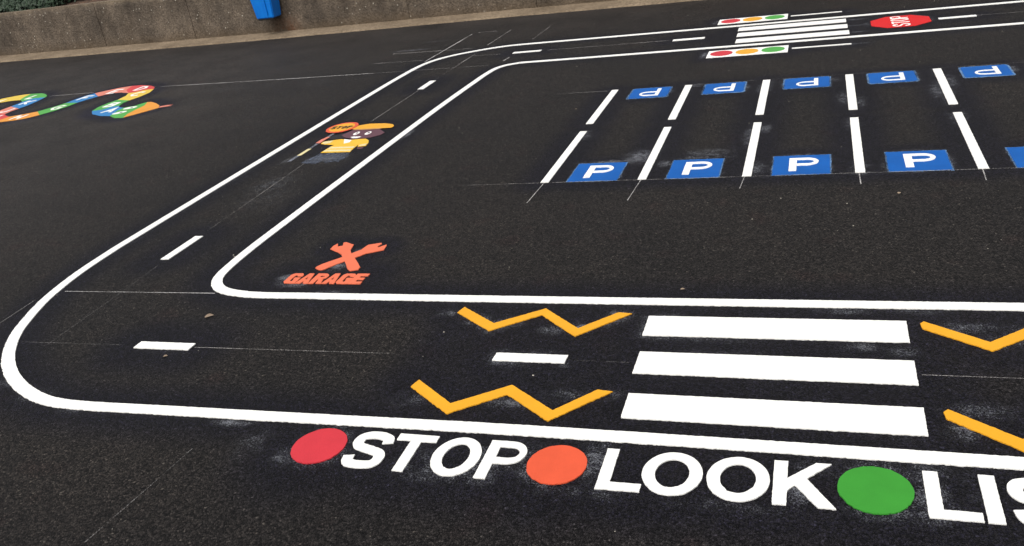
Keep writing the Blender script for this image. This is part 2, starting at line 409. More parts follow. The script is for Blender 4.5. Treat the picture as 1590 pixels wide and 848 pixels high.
wh = ['in the leftmost bay', 'in the second bay from the left', 'in the third bay from the left', 'in the fourth bay from the left', 'in the last bay, at the right edge']
ex = [(-1.402, -1.104), (-.818, -.529), (-.243, .057), (.347, .646), (.940, 1.240)]
et = [(-1.385, -1.09), (-.822, -.530), (-.240, .068), (.335, .638), (.935, 1.224)]
for k in range(5):
    p_panel(ex[k][0], ex[k][1], 4.716, 5.028, False, 'near blue square with upright white P '+wh[k], 'near blue parking panels', k)
    p_panel(et[k][0], et[k][1], 6.535, 6.817, True, 'far blue square with upside-down white P '+wh[k], 'far blue parking panels', k)

# ------------------------------------------------------------------ traffic light pictures
def lights(x0, x1, y0, y1, px1, py, label, cs):
    t = thing('traffic_light_picture', ((x0+x1)/2, (y0+y1)/2, 0), label, 'traffic light picture', 'painted traffic lights at the far crossing')
    b = (t.location.x, t.location.y)
    slab('signal_head', [rect(x0, y0, x1, y1)], WHITE, 0, .003, t, base=b)
    for (nm, m), c in zip((('red_light', RED), ('amber_light', AMB), ('green_light', LGRN)), cs):
        slab(nm, [ellipse(c, (y0+y1)/2+.002, .0955, .0955)], m, .003, .003, t, base=b, mark=False)
    slab('pole', [rect(x1+.03, py-.015, px1, py+.015)], WHITE, 0, .004, t, base=b)
lights(-.975, -.300, 9.222, 9.482, .205, 9.350, 'flat painted traffic light beyond the far crossing, outside the road', [-.854, -.640, -.425])
lights(-.927, -.252, 7.736, 8.000, .250, 7.866, 'flat painted traffic light on the near side of the far crossing, by the parking bays', [-.808, -.592, -.376])

# ------------------------------------------------------------------ red octagon with STOP
t = thing('stop_sign_picture', (.677, 8.636, 0), 'red painted octagon lettered STOP on the far road, right of the crossing', 'painted stop sign')
slab('octagon', [[(.436, 8.745), (.436, 8.525), (.558, 8.388), (.782, 8.388), (.920, 8.520), (.920, 8.742), (.782, 8.884), (.570, 8.884)]], BRED, 0, .003, t, .003, base=(.677, 8.636), reach=.15)
letters('STOP', [-.225, -.105, .008, .125], [.098, .094, .10, .094], -.072, .146, .125, WHITE, t, z=.003, rot=math.pi/2, org=(.677, 8.636), hh=.003, mark=False)

# ------------------------------------------------------------------ garage picture
t = thing('garage_picture', (-2.32, 3.58, 0), 'salmon orange crossed spanners over the word GARAGE inside the inner corner', 'garage picture')
TOOLS = [[-2.481, 3.764], [-2.485, 3.809], [-2.474, 3.838], [-2.452, 3.799], [-2.427, 3.808], [-2.443, 3.851], [-2.43, 3.856], [-2.385, 3.83], [-2.368, 3.823], [-2.352, 3.754], [-2.324, 3.707], [-2.289, 3.753], [-2.277, 3.818], [-2.212, 3.843], [-2.202, 3.831], [-2.212, 3.794], [-2.201, 3.785], [-2.169, 3.819], [-2.162, 3.804], [-2.154, 3.752], [-2.199, 3.727], [-2.237, 3.707], [-2.277, 3.654], [-2.227, 3.593], [-2.187, 3.54], [-2.186, 3.512], [-2.225, 3.497], [-2.249, 3.520], [-2.313, 3.612], [-2.342, 3.578], [-2.388, 3.506], [-2.415, 3.51], [-2.442, 3.529], [-2.443, 3.544], [-2.428, 3.578], [-2.363, 3.652], [-2.354, 3.662], [-2.374, 3.693], [-2.42, 3.729]]
slab('crossed_spanners', [TOOLS], SAL, 0, .004, t, .0014, base=(-2.32, 3.58), reach=.1)
letters('GARAGE', [-2.536, -2.4605, -2.386, -2.3115, -2.237, -2.1625], [.0735]*5+[.068], 3.354, .112, .275, SAL, t, amp=.0011)

# ------------------------------------------------------------------ lollipop figure
t = thing('lollipop_person_picture', (-3.44, 5.8, 0), 'painted crossing patrol figure in yellow coat with round STOP lollipop on the left road', 'painted figure')
B = (-3.44, 5.8)
def sh(name, P, m, z, h=.002, mark=True, amp=.002): return slab(name, [P], m, z, h, t, amp, base=B, mark=mark, reach=.12)
sh('trousers', [[-3.56, 5.30], [-3.520, 5.446], [-3.513, 5.503], [-3.255, 5.490], [-3.233, 5.367], [-3.25, 5.290], [-3.34, 5.275], [-3.385, 5.32], [-3.42, 5.27], [-3.50, 5.285]], LEGM, 0, .002, False, .012)
sh('hair', [[-3.640, 5.865], [-3.655, 5.960], [-3.600, 5.985], [-3.532, 6.060], [-3.52, 6.07], [-3.50, 6.0], [-3.5, 5.9], [-3.521, 5.872], [-3.569, 5.860]], BLK, 0)
p = sh('pole', [(-3.699, 5.345), (-3.672, 5.345), (-3.664, 6.02), (-3.690, 6.02)], POLEM, 0, .002, False, .003)
for y0, y1 in ((5.475, 5.63), (5.80, 5.93)):
    slab('stripe', [[(-3.692, y0), (-3.659, y0), (-3.657, y1), (-3.690, y1)]], CREAM if y0 < 5.7 else SPNK, .002, .002, p, .002, base=B, mark=False)
sh('face', [[-3.568, 5.958], [-3.554, 6.003], [-3.532, 6.088], [-3.397, 6.071], [-3.284, 6.071], [-3.19, 5.965], [-3.2, 5.907], [-3.261, 5.852], [-3.321, 5.843], [-3.416, 5.841], [-3.513, 5.894]], BROWN, .002)
h = sh('hat', [[-3.56, 6.115], [-3.534, 6.208], [-3.451, 6.239], [-3.304, 6.223], [-3.223, 6.187], [-3.188, 6.137], [-3.186, 6.090], [-3.271, 6.090], [-3.41, 6.095], [-3.531, 6.104]], AMB, .0045)
sh('hat_brim', [[-3.545, 6.102], [-3.41, 6.094], [-3.271, 6.089], [-3.286, 6.074], [-3.399, 6.072], [-3.51, 6.082]], TAN, .0045, .002, False, .001)
for (cx, cy) in ((-3.445, 5.978), (-3.338, 5.970)):
    e = sh('eye', ellipse(cx, cy, .023, .042, 24), WHITE, .0045, .002, False, .001)
    slab('pupil', [ellipse(cx+.003, cy+.004, .010, .014, 16)], BROWN, .007, .001, e, .0005, base=B, mark=False)
sh('mouth', [[-3.448, 5.882], [-3.43, 5.892], [-3.352, 5.882], [-3.37, 5.850], [-3.418, 5.852]], WHITE, .0045, .002, False, .001)
c = sh('coat', [[-3.648, 5.758], [-3.651, 5.807], [-3.564, 5.840], [-3.515, 5.856], [-3.477, 5.840], [-3.407, 5.822], [-3.326, 5.832], [-3.288, 5.829], [-3.243, 5.784], [-3.21, 5.712], [-3.199, 5.642], [-3.261, 5.635], [-3.282, 5.688], [-3.272, 5.563], [-3.263, 5.510], [-3.518, 5.524], [-3.512, 5.667], [-3.501, 5.710], [-3.595, 5.732]], COAT, 0, .002)
for nm, P, m in (('collar', [[-3.485, 5.845], [-3.399, 5.806], [-3.392, 5.754], [-3.43, 5.73]], WHITE),
                 ('reflective_band', [[-3.505, 5.650], [-3.284, 5.636], [-3.279, 5.600], [-3.507, 5.612]], CREAM),
                 ('reflective_band', [[-3.511, 5.585], [-3.278, 5.565], [-3.270, 5.530], [-3.510, 5.545]], CREAM),
                 ('cuff', [[-3.640, 5.767], [-3.639, 5.800], [-3.569, 5.822], [-3.564, 5.760], [-3.598, 5.742]], CREAM),
                 ('cuff', [[-3.262, 5.670], [-3.212, 5.700], [-3.206, 5.650], [-3.256, 5.643]], CREAM)):
    slab(nm, [P], m, .002, .002, c, .0015, base=B, mark=False)
sh('hand', [[-3.696, 5.77], [-3.698, 5.86], [-3.672, 5.90], [-3.656, 5.87], [-3.656, 5.80], [-3.656, 5.764]], SPNK, .0045, .002, False)
sh('hand', [[-3.255, 5.615], [-3.201, 5.618], [-3.196, 5.580], [-3.237, 5.575]], BROWN, 0, .002, False)
d = sh('lollipop_disc', ellipse(-3.672, 6.168, .132, .144, 56), ORG, .0065, .002)
slab('disc_face', [ellipse(-3.672, 6.166, .103, .116, 48)], AMB, .0085, .001, d, .001, base=B, mark=False)
lp = bpy.data.objects.new('lettering', None); COL.objects.link(lp)
lp.parent = t
tmp = thing('x', (B[0], B[1], 0), 'x', 'x')
before = set(COL.objects)
letters('STOP', [-.092, -.044, .004, .052], [.040]*4, -.042, .075, .22, BLK, tmp, z=.0098, org=(-3.672, 6.166), hh=.001, mark=False, amp=.0006, step=.004, rot=.0)
newo = [o for o in COL.objects if o not in before]
for o in newo: o.parent = d
bpy.data.objects.remove(tmp); bpy.data.objects.remove(lp)

# ------------------------------------------------------------------ alphabet snake
t = thing('snake_picture', (-8.0, 7.8, 0), 'winding painted snake in rainbow blocks with letters, head and tongue pointing to the road', 'painted snake')
B = (-8.0, 7.8)
SN = [('s1', SYEL, [[-10.35, 7.9], [-10.1, 8.15], [-9.887, 8.358], [-9.80, 8.475], [-9.68, 8.570], [-9.56, 8.620], [-9.473, 8.628], [-9.419, 8.464], [-9.33, 8.308], [-9.42, 8.311], [-9.52, 8.290], [-9.62, 8.234], [-9.74, 8.122], [-9.95, 7.92], [-10.1, 7.75]], 'M'),
 ('s2', LGRN, [[-9.473, 8.628], [-9.257, 8.603], [-9.112, 8.516], [-9.010, 8.430], [-8.957, 8.342], [-9.138, 8.342], [-9.175, 8.190], [-9.278, 8.277], [-9.33, 8.308], [-9.419, 8.464]], 'L'),
 ('s3', SBLU, [[-9.170, 8.190], [-9.138, 8.342], [-8.957, 8.342], [-8.893, 8.136], [-8.859, 7.969], [-8.855, 7.825], [-9.133, 7.975], [-9.145, 8.1]], 'K'),
 ('s4', SPNK, [[-9.133, 7.975], [-8.855, 7.825], [-8.86, 7.712], [-8.834, 7.607], [-9.045, 7.62], [-9.12, 7.811]], 'J'),
 ('s5', SRED, [[-9.045, 7.62], [-8.834, 7.607], [-8.759, 7.531], [-8.606, 7.445], [-8.620, 7.24], [-8.749, 7.27], [-8.90, 7.38], [-9.0, 7.50]], 'I'),
 ('s6', SORG, [[-8.606, 7.445], [-8.456, 7.515], [-8.343, 7.599], [-8.14, 7.422], [-8.223, 7.310], [-8.353, 7.251], [-8.498, 7.223], [-8.620, 7.24]], 'H'),
 ('s7', LGRN, [[-8.343, 7.599], [-8.279, 7.755], [-8.242, 7.925], [-8.045, 7.907], [-8.042, 7.753], [-8.07, 7.58], [-8.14, 7.422]], 'G'),
 ('s8', SBLU, [[-8.242, 7.925], [-8.245, 8.139], [-8.220, 8.260], [-8.184, 8.344], [-7.966, 8.151], [-8.015, 8.05], [-8.045, 7.907]], 'F'),
 ('s9', SPNK, [[-8.184, 8.344], [-8.090, 8.450], [-7.986, 8.546], [-7.839, 8.600], [-7.748, 8.384], [-7.559, 8.201], [-7.73, 8.278], [-7.837, 8.277], [-7.925, 8.222], [-7.966, 8.151]], 'E'),
 ('s10', SRED, [[-7.839, 8.600], [-7.689, 8.595], [-7.494, 8.520], [-7.365, 8.426], [-7.297, 8.325], [-7.412, 8.299], [-7.48, 8.222], [-7.559, 8.201], [-7.748, 8.384]], 'D'),
 ('s11', SYEL, [[-7.559, 8.201], [-7.48, 8.222], [-7.412, 8.299], [-7.297, 8.325], [-7.210, 8.139], [-7.200, 7.967], [-7.225, 7.814], [-7.451, 7.889], [-7.48, 8.06]], 'C'),
 ('s12', LGRN, [[-7.451, 7.889], [-7.225, 7.814], [-7.222, 7.705], [-7.171, 7.58], [-7.255, 7.562], [-7.291, 7.451], [-7.403, 7.427], [-7.465, 7.59], [-7.475, 7.757]], 'B'),
 ('s13', SBLU, [[-7.403, 7.427], [-7.291, 7.451], [-7.255, 7.562], [-7.171, 7.58], [-7.093, 7.504], [-7.017, 7.476], [-7.007, 7.37], [-6.943, 7.221], [-6.922, 7.15], [-7.078, 7.182], [-7.281, 7.291]], 'A'),
 ('s14', LGRN, [[-6.922, 7.15], [-6.943, 7.221], [-7.007, 7.37], [-7.017, 7.476], [-6.914, 7.52], [-6.885, 7.608], [-6.853, 7.662], [-6.766, 7.505], [-6.75, 7.34], [-6.716, 7.176], [-6.653, 7.038], [-6.770, 7.045]], ''),
 ('s15', SORG, [[-6.853, 7.662], [-6.788, 7.652], [-6.67, 7.575], [-6.534, 7.461], [-6.464, 7.36], [-6.489, 7.308], [-6.57, 7.169], [-6.653, 7.038], [-6.716, 7.176], [-6.75, 7.34], [-6.766, 7.505]], '')]
TINY = {'A': [[(0, 0), (.35, 1), (.7, 0)], [(.15, .35), (.55, .35)]], 'B': [[(0, 0), (0, 1), (.5, .95), (.55, .7), (.1, .52)], [(.1, .5), (.6, .4), (.6, .08), (.05, .0)]],
        'C': [[(.65, .85), (.3, 1), (0, .6), (0, .35), (.3, 0), (.65, .15)]], 'D': [[(0, 0), (0, 1), (.4, .95), (.65, .5), (.4, .05), (.05, 0)]],
        'E': [[(.6, 1), (0, 1), (0, 0), (.6, 0)], [(.06, .5), (.5, .5)]], 'F': [[(.6, 1), (0, 1), (0, 0)], [(.06, .5), (.5, .5)]],
        'G': [[(.65, .85), (.3, 1), (0, .6), (0, .35), (.3, 0), (.65, .15), (.65, .45), (.35, .45)]], 'H': [[(0, 0), (0, 1)], [(.6, 0), (.6, 1)], [(.06, .5), (.54, .5)]],
        'I': [[(.3, 0), (.3, 1)]], 'J': [[(.5, 1), (.5, .2), (.25, 0), (0, .2)]], 'K': [[(0, 0), (0, 1)], [(.6, 1), (.08, .5), (.6, 0)]], 'L': [[(0, 1), (0, 0), (.55, 0)]],
        'M': [[(0, 0), (0, 1), (.35, .4), (.7, 1), (.7, 0)]]}
for nm, m, P, ch in SN:
    o = slab('body_block' if ch else ('head' if nm == 's15' else 'neck_block'), [P], m, 0, .003, t, .002, .015, base=B)
    if ch:
        cx, cy = np.mean(P, axis=0)
        k = .17; n = 0
        # one mesh per letter
        vs = []; fs = []
        for st in TINY[ch]:
            q = offset([(x*k+cx-.045, y*k+cy-.075) for x, y in st], .033)
            tri = tessellate_polygon([[Vector((x, y, 0)) for x, y in q]])
            s0 = len(vs); zt = .0055+.0005*n; L = len(q)
            vs += [(x-B[0], y-B[1], zt) for x, y in q]+[(x-B[0], y-B[1], .003) for x, y in q]
            fs += [tuple(s0+i for i in f) for f in tri]+[(s0+i, s0+(i+1) % L, s0+L+(i+1) % L, s0+L+i) for i in range(L)]
            n += 1
        mesh_obj('letter', vs, fs, WHITE, o)
for (cx, cy, a) in ((-6.885, 7.255, .6), (-6.90, 7.44, .4)):
    e = slab('eye', [ellipse(cx, cy, .075, .045, 24, a)], WHITE, .003, .002, t, .001, base=B, mark=False)
    slab('pupil', [ellipse(cx+.02, cy, .016, .014, 14)], BLK, .005, .001, e, .0005, base=B, mark=False)
slab('tongue', [[(-6.50, 7.425), (-6.37, 7.475), (-6.41, 7.445), (-6.34, 7.415), (-6.472, 7.365)]], SPNK, .0, .002, t, .002, base=B, mark=False)

# ------------------------------------------------------------------ chalk setting-out lines
CH = [([(-3.83, 3.240), (-2.86, 3.241)], 0, .005, 'white chalk line across the left road from bend to inner corner'),
 ([(-3.60, 2.713), (-3.0, 2.720)], 2, .005, 'faint chalk line left of the dash in the wide bend'),
 ([(-2.604, 2.724), (-1.62, 2.735)], 1, .004, 'thin chalk line along the near road between its two dashes'),
 ([(-.895, 2.735), (-.66, 2.735)], 2, .004, 'short chalk line between the near dash and the zebra stripes'),
 ([(.325, 2.727), (1.9, 2.735)], 1, .004, 'chalk line along the near road right of the zebra stripes'),
 ([(-3.424, 2.70), (-3.446, 3.25), (-3.468, 3.56)], 2, .005, 'faint chalk line through the bend up to the first dash of the left road'),
 ([(-3.485, 4.05), (-3.52, 5.28)], 1, .005, 'faint chalk line from the first dash to the feet of the lollipop figure'),
 ([(-3.486, 6.33), (-3.477, 7.3)], 1, .006, 'faint chalk line between the lollipop figure and the far dash'),
 ([(-3.469, 7.72), (-3.449, 8.79)], 1, .009, 'chalk line running on from the far dash towards the far corner'),
 ([(-3.459, 9.22), (-3.448, 10.05)], 1, .010, 'short chalk line outside the far corner, second from the left'),
 ([(-3.955, 8.60), (-3.926, 10.0)], 0, .011, 'bright chalk line running out from the far left corner of the road'),
 ([(-2.972, 9.33), (-2.96, 10.08)], 1, .010, 'short chalk line outside the far road, third from the left'),
 ([(-2.976, 8.31), (-2.958, 8.48)], 0, .010, 'tiny chalk tick inside the far left corner'),
 ([(-4.62, 8.718), (-4.0, 8.672)], 1, .012, 'chalk line running left from the far corner, the nearer one'),
 ([(-4.60, 9.18), (-3.60, 9.105)], 1, .022, 'smudged chalk line running left above the far corner'),
 ([(-3.87, 10.08), (-3.62, 10.055)], 1, .018, 'short chalk dash nearest to the concrete wall'),
 ([(-4.40, 8.215), (-3.07, 8.150)], 1, .009, 'chalk line crossing the left road just below its far corner'),
 ([(-3.43, 8.688), (-3.12, 8.660)], 1, .010, 'short chalk line inside the far corner before the first dash'),
 ([(-7.28, 8.425), (-6.3, 8.345), (-5.263, 8.266), (-4.384, 8.215)], 0, .014, 'long chalk line running from the snake towards the road'),
 ([(-8.95, 8.395), (-8.25, 8.390)], 0, .010, 'chalk line between two bends of the snake'),
 ([(-2.02, 6.83), (-1.60, 6.81)], 1, .008, 'chalk line left of the far bay dividers'),
 ([(-2.087, 4.706), (1.8, 4.708)], 1, .006, 'long chalk base line under the near parking panels'),
 ([(-1.541, 4.702), (-1.552, 4.38)], 0, .005, 'chalk tail below the leftmost bay divider'),
 ([(-.962, 4.702), (-.979, 4.385)], 0, .005, 'chalk tail below the second bay divider'),
 ([(-.387, 4.702), (-.399, 4.52)], 0, .005, 'chalk tail below the third bay divider'),
 ([(.200, 4.702), (.203, 4.535)], 0, .005, 'chalk tail below the fourth bay divider'),
 ([(.782, 4.702), (.775, 4.54)], 0, .005, 'chalk tail below the rightmost bay divider'),
 ([(-1.08, 6.835), (-.40, 6.836), (.208, 6.839), (.94, 6.846), (1.8, 6.85)], 2, .007, 'chalk line along the far ends of the bay dividers'),
 ([(-2.62, 8.66), (-1.37, 8.625)], 1, .010, 'faint chalk line between the two dashes of the far road'),
 ([(1.283, 8.607), (1.9, 8.59)], 1, .010, 'chalk line right of the last dash on the far road'),
 ([(-2.155, 1.551), (-2.122, 1.872), (-2.108, 2.04)], 2, .004, 'faint chalk scratch on the bare asphalt left of the red disc'),
 ([(-3.905, 2.80), (-3.927, 3.13)], 2, .005, 'faint chalk line outside the wide bend at the left edge')]
for P, f, w, l in CH:
    zc = .0006+.00012*(CH.index((P, f, w, l)))
    o = offset([P[0]]+P[1:], w); c = np.mean(P, axis=0)
    tri = tessellate_polygon([[Vector((x, y, 0)) for x, y in o]])
    ob = mesh_obj('chalk_line', [(x-c[0], y-c[1], zc) for x, y in o], [tuple(f_) for f_ in tri], (CHALK, CHALKF, CHALKV)[f], loc=(c[0], c[1], 0))
    tag(ob, l, 'chalk line', 'chalk setting-out lines')

# ------------------------------------------------------------------ asphalt ground
WALL = [(-34, 13.6), (-20, 12.5), (-13.53, 11.97), (-7.9, 11.50), (-3.83, 11.345), (-1.8, 11.18), (4, 10.75), (16, 9.8)]   # foot of the wall
def wall_y(x): return float(np.interp(x, [p[0] for p in WALL], [p[1] for p in WALL]))
gx = np.concatenate([np.linspace(-300, -40, 8), np.linspace(-35, -11, 20), np.arange(-10.6, -5.2, .10), np.arange(-5.2, 2.6, .019), np.linspace(2.7, 12, 20), np.linspace(20, 300, 10)])
gy = np.concatenate([np.linspace(-200, -12, 8), np.linspace(-10, 1.1, 12), np.arange(1.2, 10.2, .021), np.arange(10.3, 12.0, .2), np.linspace(12.5, 40, 10), np.linspace(60, 500, 8)])
GX, GY = np.meshgrid(gx, gy); nx, ny = len(gx), len(gy)
V = np.stack([GX.ravel(), GY.ravel(), np.zeros(nx*ny)], 1)
idx = np.arange(nx*ny).reshape(ny, nx)
F = np.stack([idx[:-1, :-1], idx[:-1, 1:], idx[1:, 1:], idx[1:, :-1]], -1).reshape(-1, 4)
me = bpy.data.meshes.new('asphalt_ground'); me.from_pydata(V.tolist(), [], F.tolist()); me.update()
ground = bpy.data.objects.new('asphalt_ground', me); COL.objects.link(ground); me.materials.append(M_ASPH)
tag(ground, 'dark freshly laid asphalt playground surface', 'ground', kind='structure')
sc = np.zeros(len(V)); XY = V[:, :2]
for P, reach in MARKS:
    lo = P.min(0)-reach*2.2; hi = P.max(0)+reach*2.2
    sel = np.where((XY[:, 0] > lo[0]) & (XY[:, 0] < hi[0]) & (XY[:, 1] > lo[1]) & (XY[:, 1] < hi[1]))[0]
    for s0 in range(0, len(sel), 4000):
        q = sel[s0:s0+4000]
        d = np.sqrt(((XY[q, None, :]-P[None])**2).sum(-1)).min(1)
        v = np.clip(1-(d-.04)/(reach*1.2), 0, 1); sc[q] = np.maximum(sc[q], v*v*(3-2*v))
# the crossing was torched all over
for (x0, y0, x1, y1) in ((-.75, 2.3, .45, 3.15), (-1.5, 2.35, -.7, 3.15), (-1.6, 1.95, .6, 2.24), (-.9, 8.15, .5, 9.05)):
    dx = np.maximum(np.maximum(x0-XY[:, 0], XY[:, 0]-x1), 0); dy = np.maximum(np.maximum(y0-XY[:, 1], XY[:, 1]-y1), 0)
    v = np.clip(1-np.hypot(dx, dy)/.15, 0, 1); sc = np.maximum(sc, .8*v)
rs = np.zeros(len(V))
SM = [(-4.43, 9.32, .26, .06, .6), (-4.318, 9.75, .3, .05, .3), (-3.12, 2.30, .10, .05, .5), (-3.35, 2.36, .10, .05, .4), (-2.839, 2.205, .06, .02, .5), (-2.05, 2.205, .09, .02, .75), (.141, 2.90, .06, .03, .7), (.28, 2.87, .06, .04, .5), (.26, 2.73, .05, .03, .6),
 (.091, 3.165, .10, .02, .7), (.35, 3.17, .1, .02, .5), (-.633, 5.15, .16, .10, .5), (-1.04, 5.13, .10, .12, .9), (-1.15, 5.06, .2, .04, .6), (-.66, 5.07, .18, .04, .5), (-.87, 4.98, .05, .05, .8), (-.90, 6.82, .06, .06, .6), (-1.50, 5.62, .05, .10, .5), (-.41, 5.45, .04, .22, .6), (-.33, 4.85, .05, .12, .6), (-.33, 5.6, .05, .1, .6), (.15, 6.2, .05, .18, .5), (.25, 6.1, .04, .15, .6), (.73, 6.25, .05, .2, .6), (.84, 6.5, .04, .2, .6), (.08, 6.72, .08, .06, .5), (1.24, 6.7, .04, .10, .7), (-.52, 6.67, .04, .08, .6), (-1.07, 6.68, .03, .08, .4),
 (-2.29, 3.74, .04, .05, .7), (-2.33, 3.56, .05, .06, .8), (-2.55, 3.42, .05, .06, .8), (-2.45, 3.335, .12, .02, .7), (-2.20, 3.27, .12, .015, .6), (-1.52, 3.09, .05, .03, .7), (-1.35, 3.03, .07, .04, .4), (-.89, 2.985, .06, .04, .8), (-.78, 3.11, .05, .03, .6), (-1.02, 2.96, .06, .04, .6), (-1.04, 2.44, .12, .04, .6), (-1.41, 2.42, .09, .05, .4), (-.83, 2.50, .10, .05, .4), (-.70, 2.52, .08, .04, .4), (.229, 3.19, .1, .02, .4), (.47, 2.53, .1, .05, .5), (.42, 2.42, .06, .05, .6), (.5, 3.05, .12, .05, .5), (.72, 2.96, .1, .06, .5),
 (-1.18, 2.00, .12, .03, .4), (-1.22, 2.11, .04, .05, .3), (-.657, 2.15, .05, .10, .7), (-.62, 2.0, .10, .04, .4), (-.05, 2.07, .03, .06, .9), (-.02, 2.19, .05, .04, .5), (-.24, 1.99, .2, .03, .35), (-1.9, 2.1, .07, .10, .35), (-1.73, 2.05, .05, .06, .5), (-.30, 2.22, .1, .01, .3), (-.75, 1.99, .1, .03, .35),
 (-8.25, 7.2, .30, .20, .25), (-6.149, 7.3, .4, .3, .18), (-6.0, 8.0, .5, .15, .22), (-4.9, 8.0, .3, .2, .2), (-1.25, 5.05, .16, .03, .8), (-.1, 5.04, .14, .03, .5), (.50, 5.05, .14, .03, .4), (-.25, 4.7, .3, .015, .4), (.40, 4.71, .3, .015, .4), (.65, 4.86, .03, .15, .5), (-1.25, 4.7, .15, .015, .4), (.30, 8.9, .12, .03, .7), (.31, 8.63, .14, .03, .6), (.32, 8.34, .09, .03, .6), (.30, 7.87, .12, .015, .8), (.27, 9.35, .14, .02, .5), (.40, 8.62, .03, .10, .5), (.93, 8.62, .03, .10, .5), (-.96, 7.87, .03, .12, .9), (-1.01, 9.35, .04, .12, .5), (-.6, 9.55, .6, .05, .25),
 (-3.93, 5.0, .04, 1.2, .3), (-3.92, 3.9, .03, .5, .25), (-2.96, 5.9, .03, .15, .7), (-4.02, 3.9, .03, .4, .3), (-3.02, 6.3, .03, .15, .4), (-3.38, 5.4, .16, .10, .8), (-3.72, 5.38, .05, .10, .5), (-3.52, 4.85, .18, .25, .35), (-3.4, 4.6, .25, .3, .25), (-3.9, 3.25, .03, .15, .3), (-1.05, 2.785, .12, .02, .35), (-.90, 2.70, .03, .02, .7)]
for (x, y, rx, ry, a) in SM:
    v = np.exp(-(((XY[:, 0]-x)/rx)**2+((XY[:, 1]-y)/ry)**2)); rs = np.maximum(rs, a*v)
for k in range(5):
    for (a0, a1, b0, b1, am) in ((ex[k][0], ex[k][1], 4.716, 5.028, .50), (et[k][0], et[k][1], 6.535, 6.817, .62)):
        dx = np.maximum(a0-XY[:, 0], XY[:, 0]-a1); dy = np.maximum(b0-XY[:, 1], XY[:, 1]-b1); dd = np.maximum(dx, dy)
        q = np.where(np.abs(dd) < .03)[0]
        pat = np.array([mn.noise(Vector((XY[i, 0]*14, XY[i, 1]*14, 7))) for i in q])
        rs[q] = np.maximum(rs[q], am*np.clip(1-np.abs(dd[q])/.03, 0, 1)*np.clip(.75+pat*1.5, 0, 1.4))
for P, reach in MARKS:      # stray bead dust beside every mark, in patches
    lo = P.min(0)-.06; hi = P.max(0)+.06
    sel = np.where((XY[:, 0] > lo[0]) & (XY[:, 0] < hi[0]) & (XY[:, 1] > lo[1]) & (XY[:, 1] < hi[1]))[0]
    for s0 in range(0, len(sel), 4000):
        q = sel[s0:s0+4000]; d = np.sqrt(((XY[q, None, :]-P[None])**2).sum(-1)).min(1)
        pat = np.array([mn.noise(Vector((XY[i, 0]*2.2, XY[i, 1]*2.2, 4))) for i in q])
        rs[q] = np.maximum(rs[q], np.clip(1-d/.06, 0, 1)*np.clip(pat*1.6-.1, 0, .5))
# asphalt grows paler to the left and towards the wall
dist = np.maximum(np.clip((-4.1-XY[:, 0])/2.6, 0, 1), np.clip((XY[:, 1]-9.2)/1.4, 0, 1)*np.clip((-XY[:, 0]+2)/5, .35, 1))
outer_pale = dist*np.clip((XY[:, 1]-1.8)/3.0, .15, 1)
for nm, arr in (('scorch', sc), ('residue', rs), ('outer_pale', outer_pale)):
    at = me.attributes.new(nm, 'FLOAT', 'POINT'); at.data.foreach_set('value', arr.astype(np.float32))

# ------------------------------------------------------------------ concrete strip at the foot of the wall
def concrete(name, c0, c1, wall=False):
    m, nt, b = new_mat(name); g = N(nt)
    st = g.noise(1.0, 5, .65, g.scale(2.2, 2.2, 1.3)); fine = g.noise(38, 4, .75)
    base = g.mix(g.ramp(st, .34, .68), c0, c1)
    base = g.mix(g.ramp(fine, .32, .68), g.mix(1., base, (.5, .49, .48, 1), 'MULTIPLY'), g.mix(1., base, (1.25, 1.22, 1.18, 1), 'MULTIPLY'))
    if wall:
        str_ = g.noise(1.0, 4, .7, g.scale(5, 5, 2.2))
        base = g.mix(g.ramp(str_, .42, .66), base, g.mix(1., base, (.68, .67, .66, 1), 'MULTIPLY'))
        peb = g.voro(30, out='Color'); sp = nt.nodes.new('ShaderNodeSeparateColor'); nt.links.new(peb, sp.inputs[0])
        pd = g.voro(30)
        on = g.math('MULTIPLY', g.ramp(sp.outputs[0], .958, .968), g.ramp(pd, .28, .36, (1, 1, 1, 1), (0, 0, 0, 1)))
        base = g.mix(g.math('MULTIPLY', on, .75), base, (.42, .38, .31, 1))
        dk = g.math('MULTIPLY', g.ramp(sp.outputs[1], .6, .9), g.ramp(pd, .2, .5, (1, 1, 1, 1), (0, 0, 0, 1)))
        base = g.mix(g.math('MULTIPLY', dk, .5), base, (.045, .036, .03, 1))
        # damp, mossy and rusty foot; pale weathered top edge
        z = g.separate_z(); nz = g.math('ADD', z, g.math('MULTIPLY', g.noise(3, 4, .7), .22))
        foot = g.ramp(nz, .14, .30, (1, 1, 1, 1), (0, 0, 0, 1))
        base = g.mix(g.math('MULTIPLY', foot, .55), base, (.085, .058, .032, 1))
        sx = nt.nodes.new('ShaderNodeSeparateXYZ'); nt.links.new(g.pos, sx.inputs[0])
        ru = g.ramp(g.math('ABSOLUTE', g.math('ADD', sx.outputs[0], 7.36)), .06, .30, (1, 1, 1, 1), (0, 0, 0, 1))
        ru = g.math('MULTIPLY', g.math('MULTIPLY', ru, g.ramp(nz, .16, .42, (1, 1, 1, 1), (0, 0, 0, 1))), g.ramp(g.noise(8, 4, .8), .35, .6))
        base = g.mix(g.math('MULTIPLY', ru, .8), base, (.12, .042, .014, 1))
        top = g.ramp(nz, .78, .86)
        base = g.mix(g.math('MULTIPLY', top, .45), base, (.23, .175, .115, 1))
        g.bump(g.math('ADD', fine, g.math('MULTIPLY', pd, -.7)), .8, .012, b)
    else:
        g.bump(fine, .6, .01, b)
    nt.links.new(base, b.inputs['Base Color']); b.inputs['Roughness'].default_value = .9; b.inputs['Specular IOR Level'].default_value = .25
    return m
WALLM = concrete('weathered_concrete', (.085, .069, .054, 1), (.185, .148, .112, 1), True)
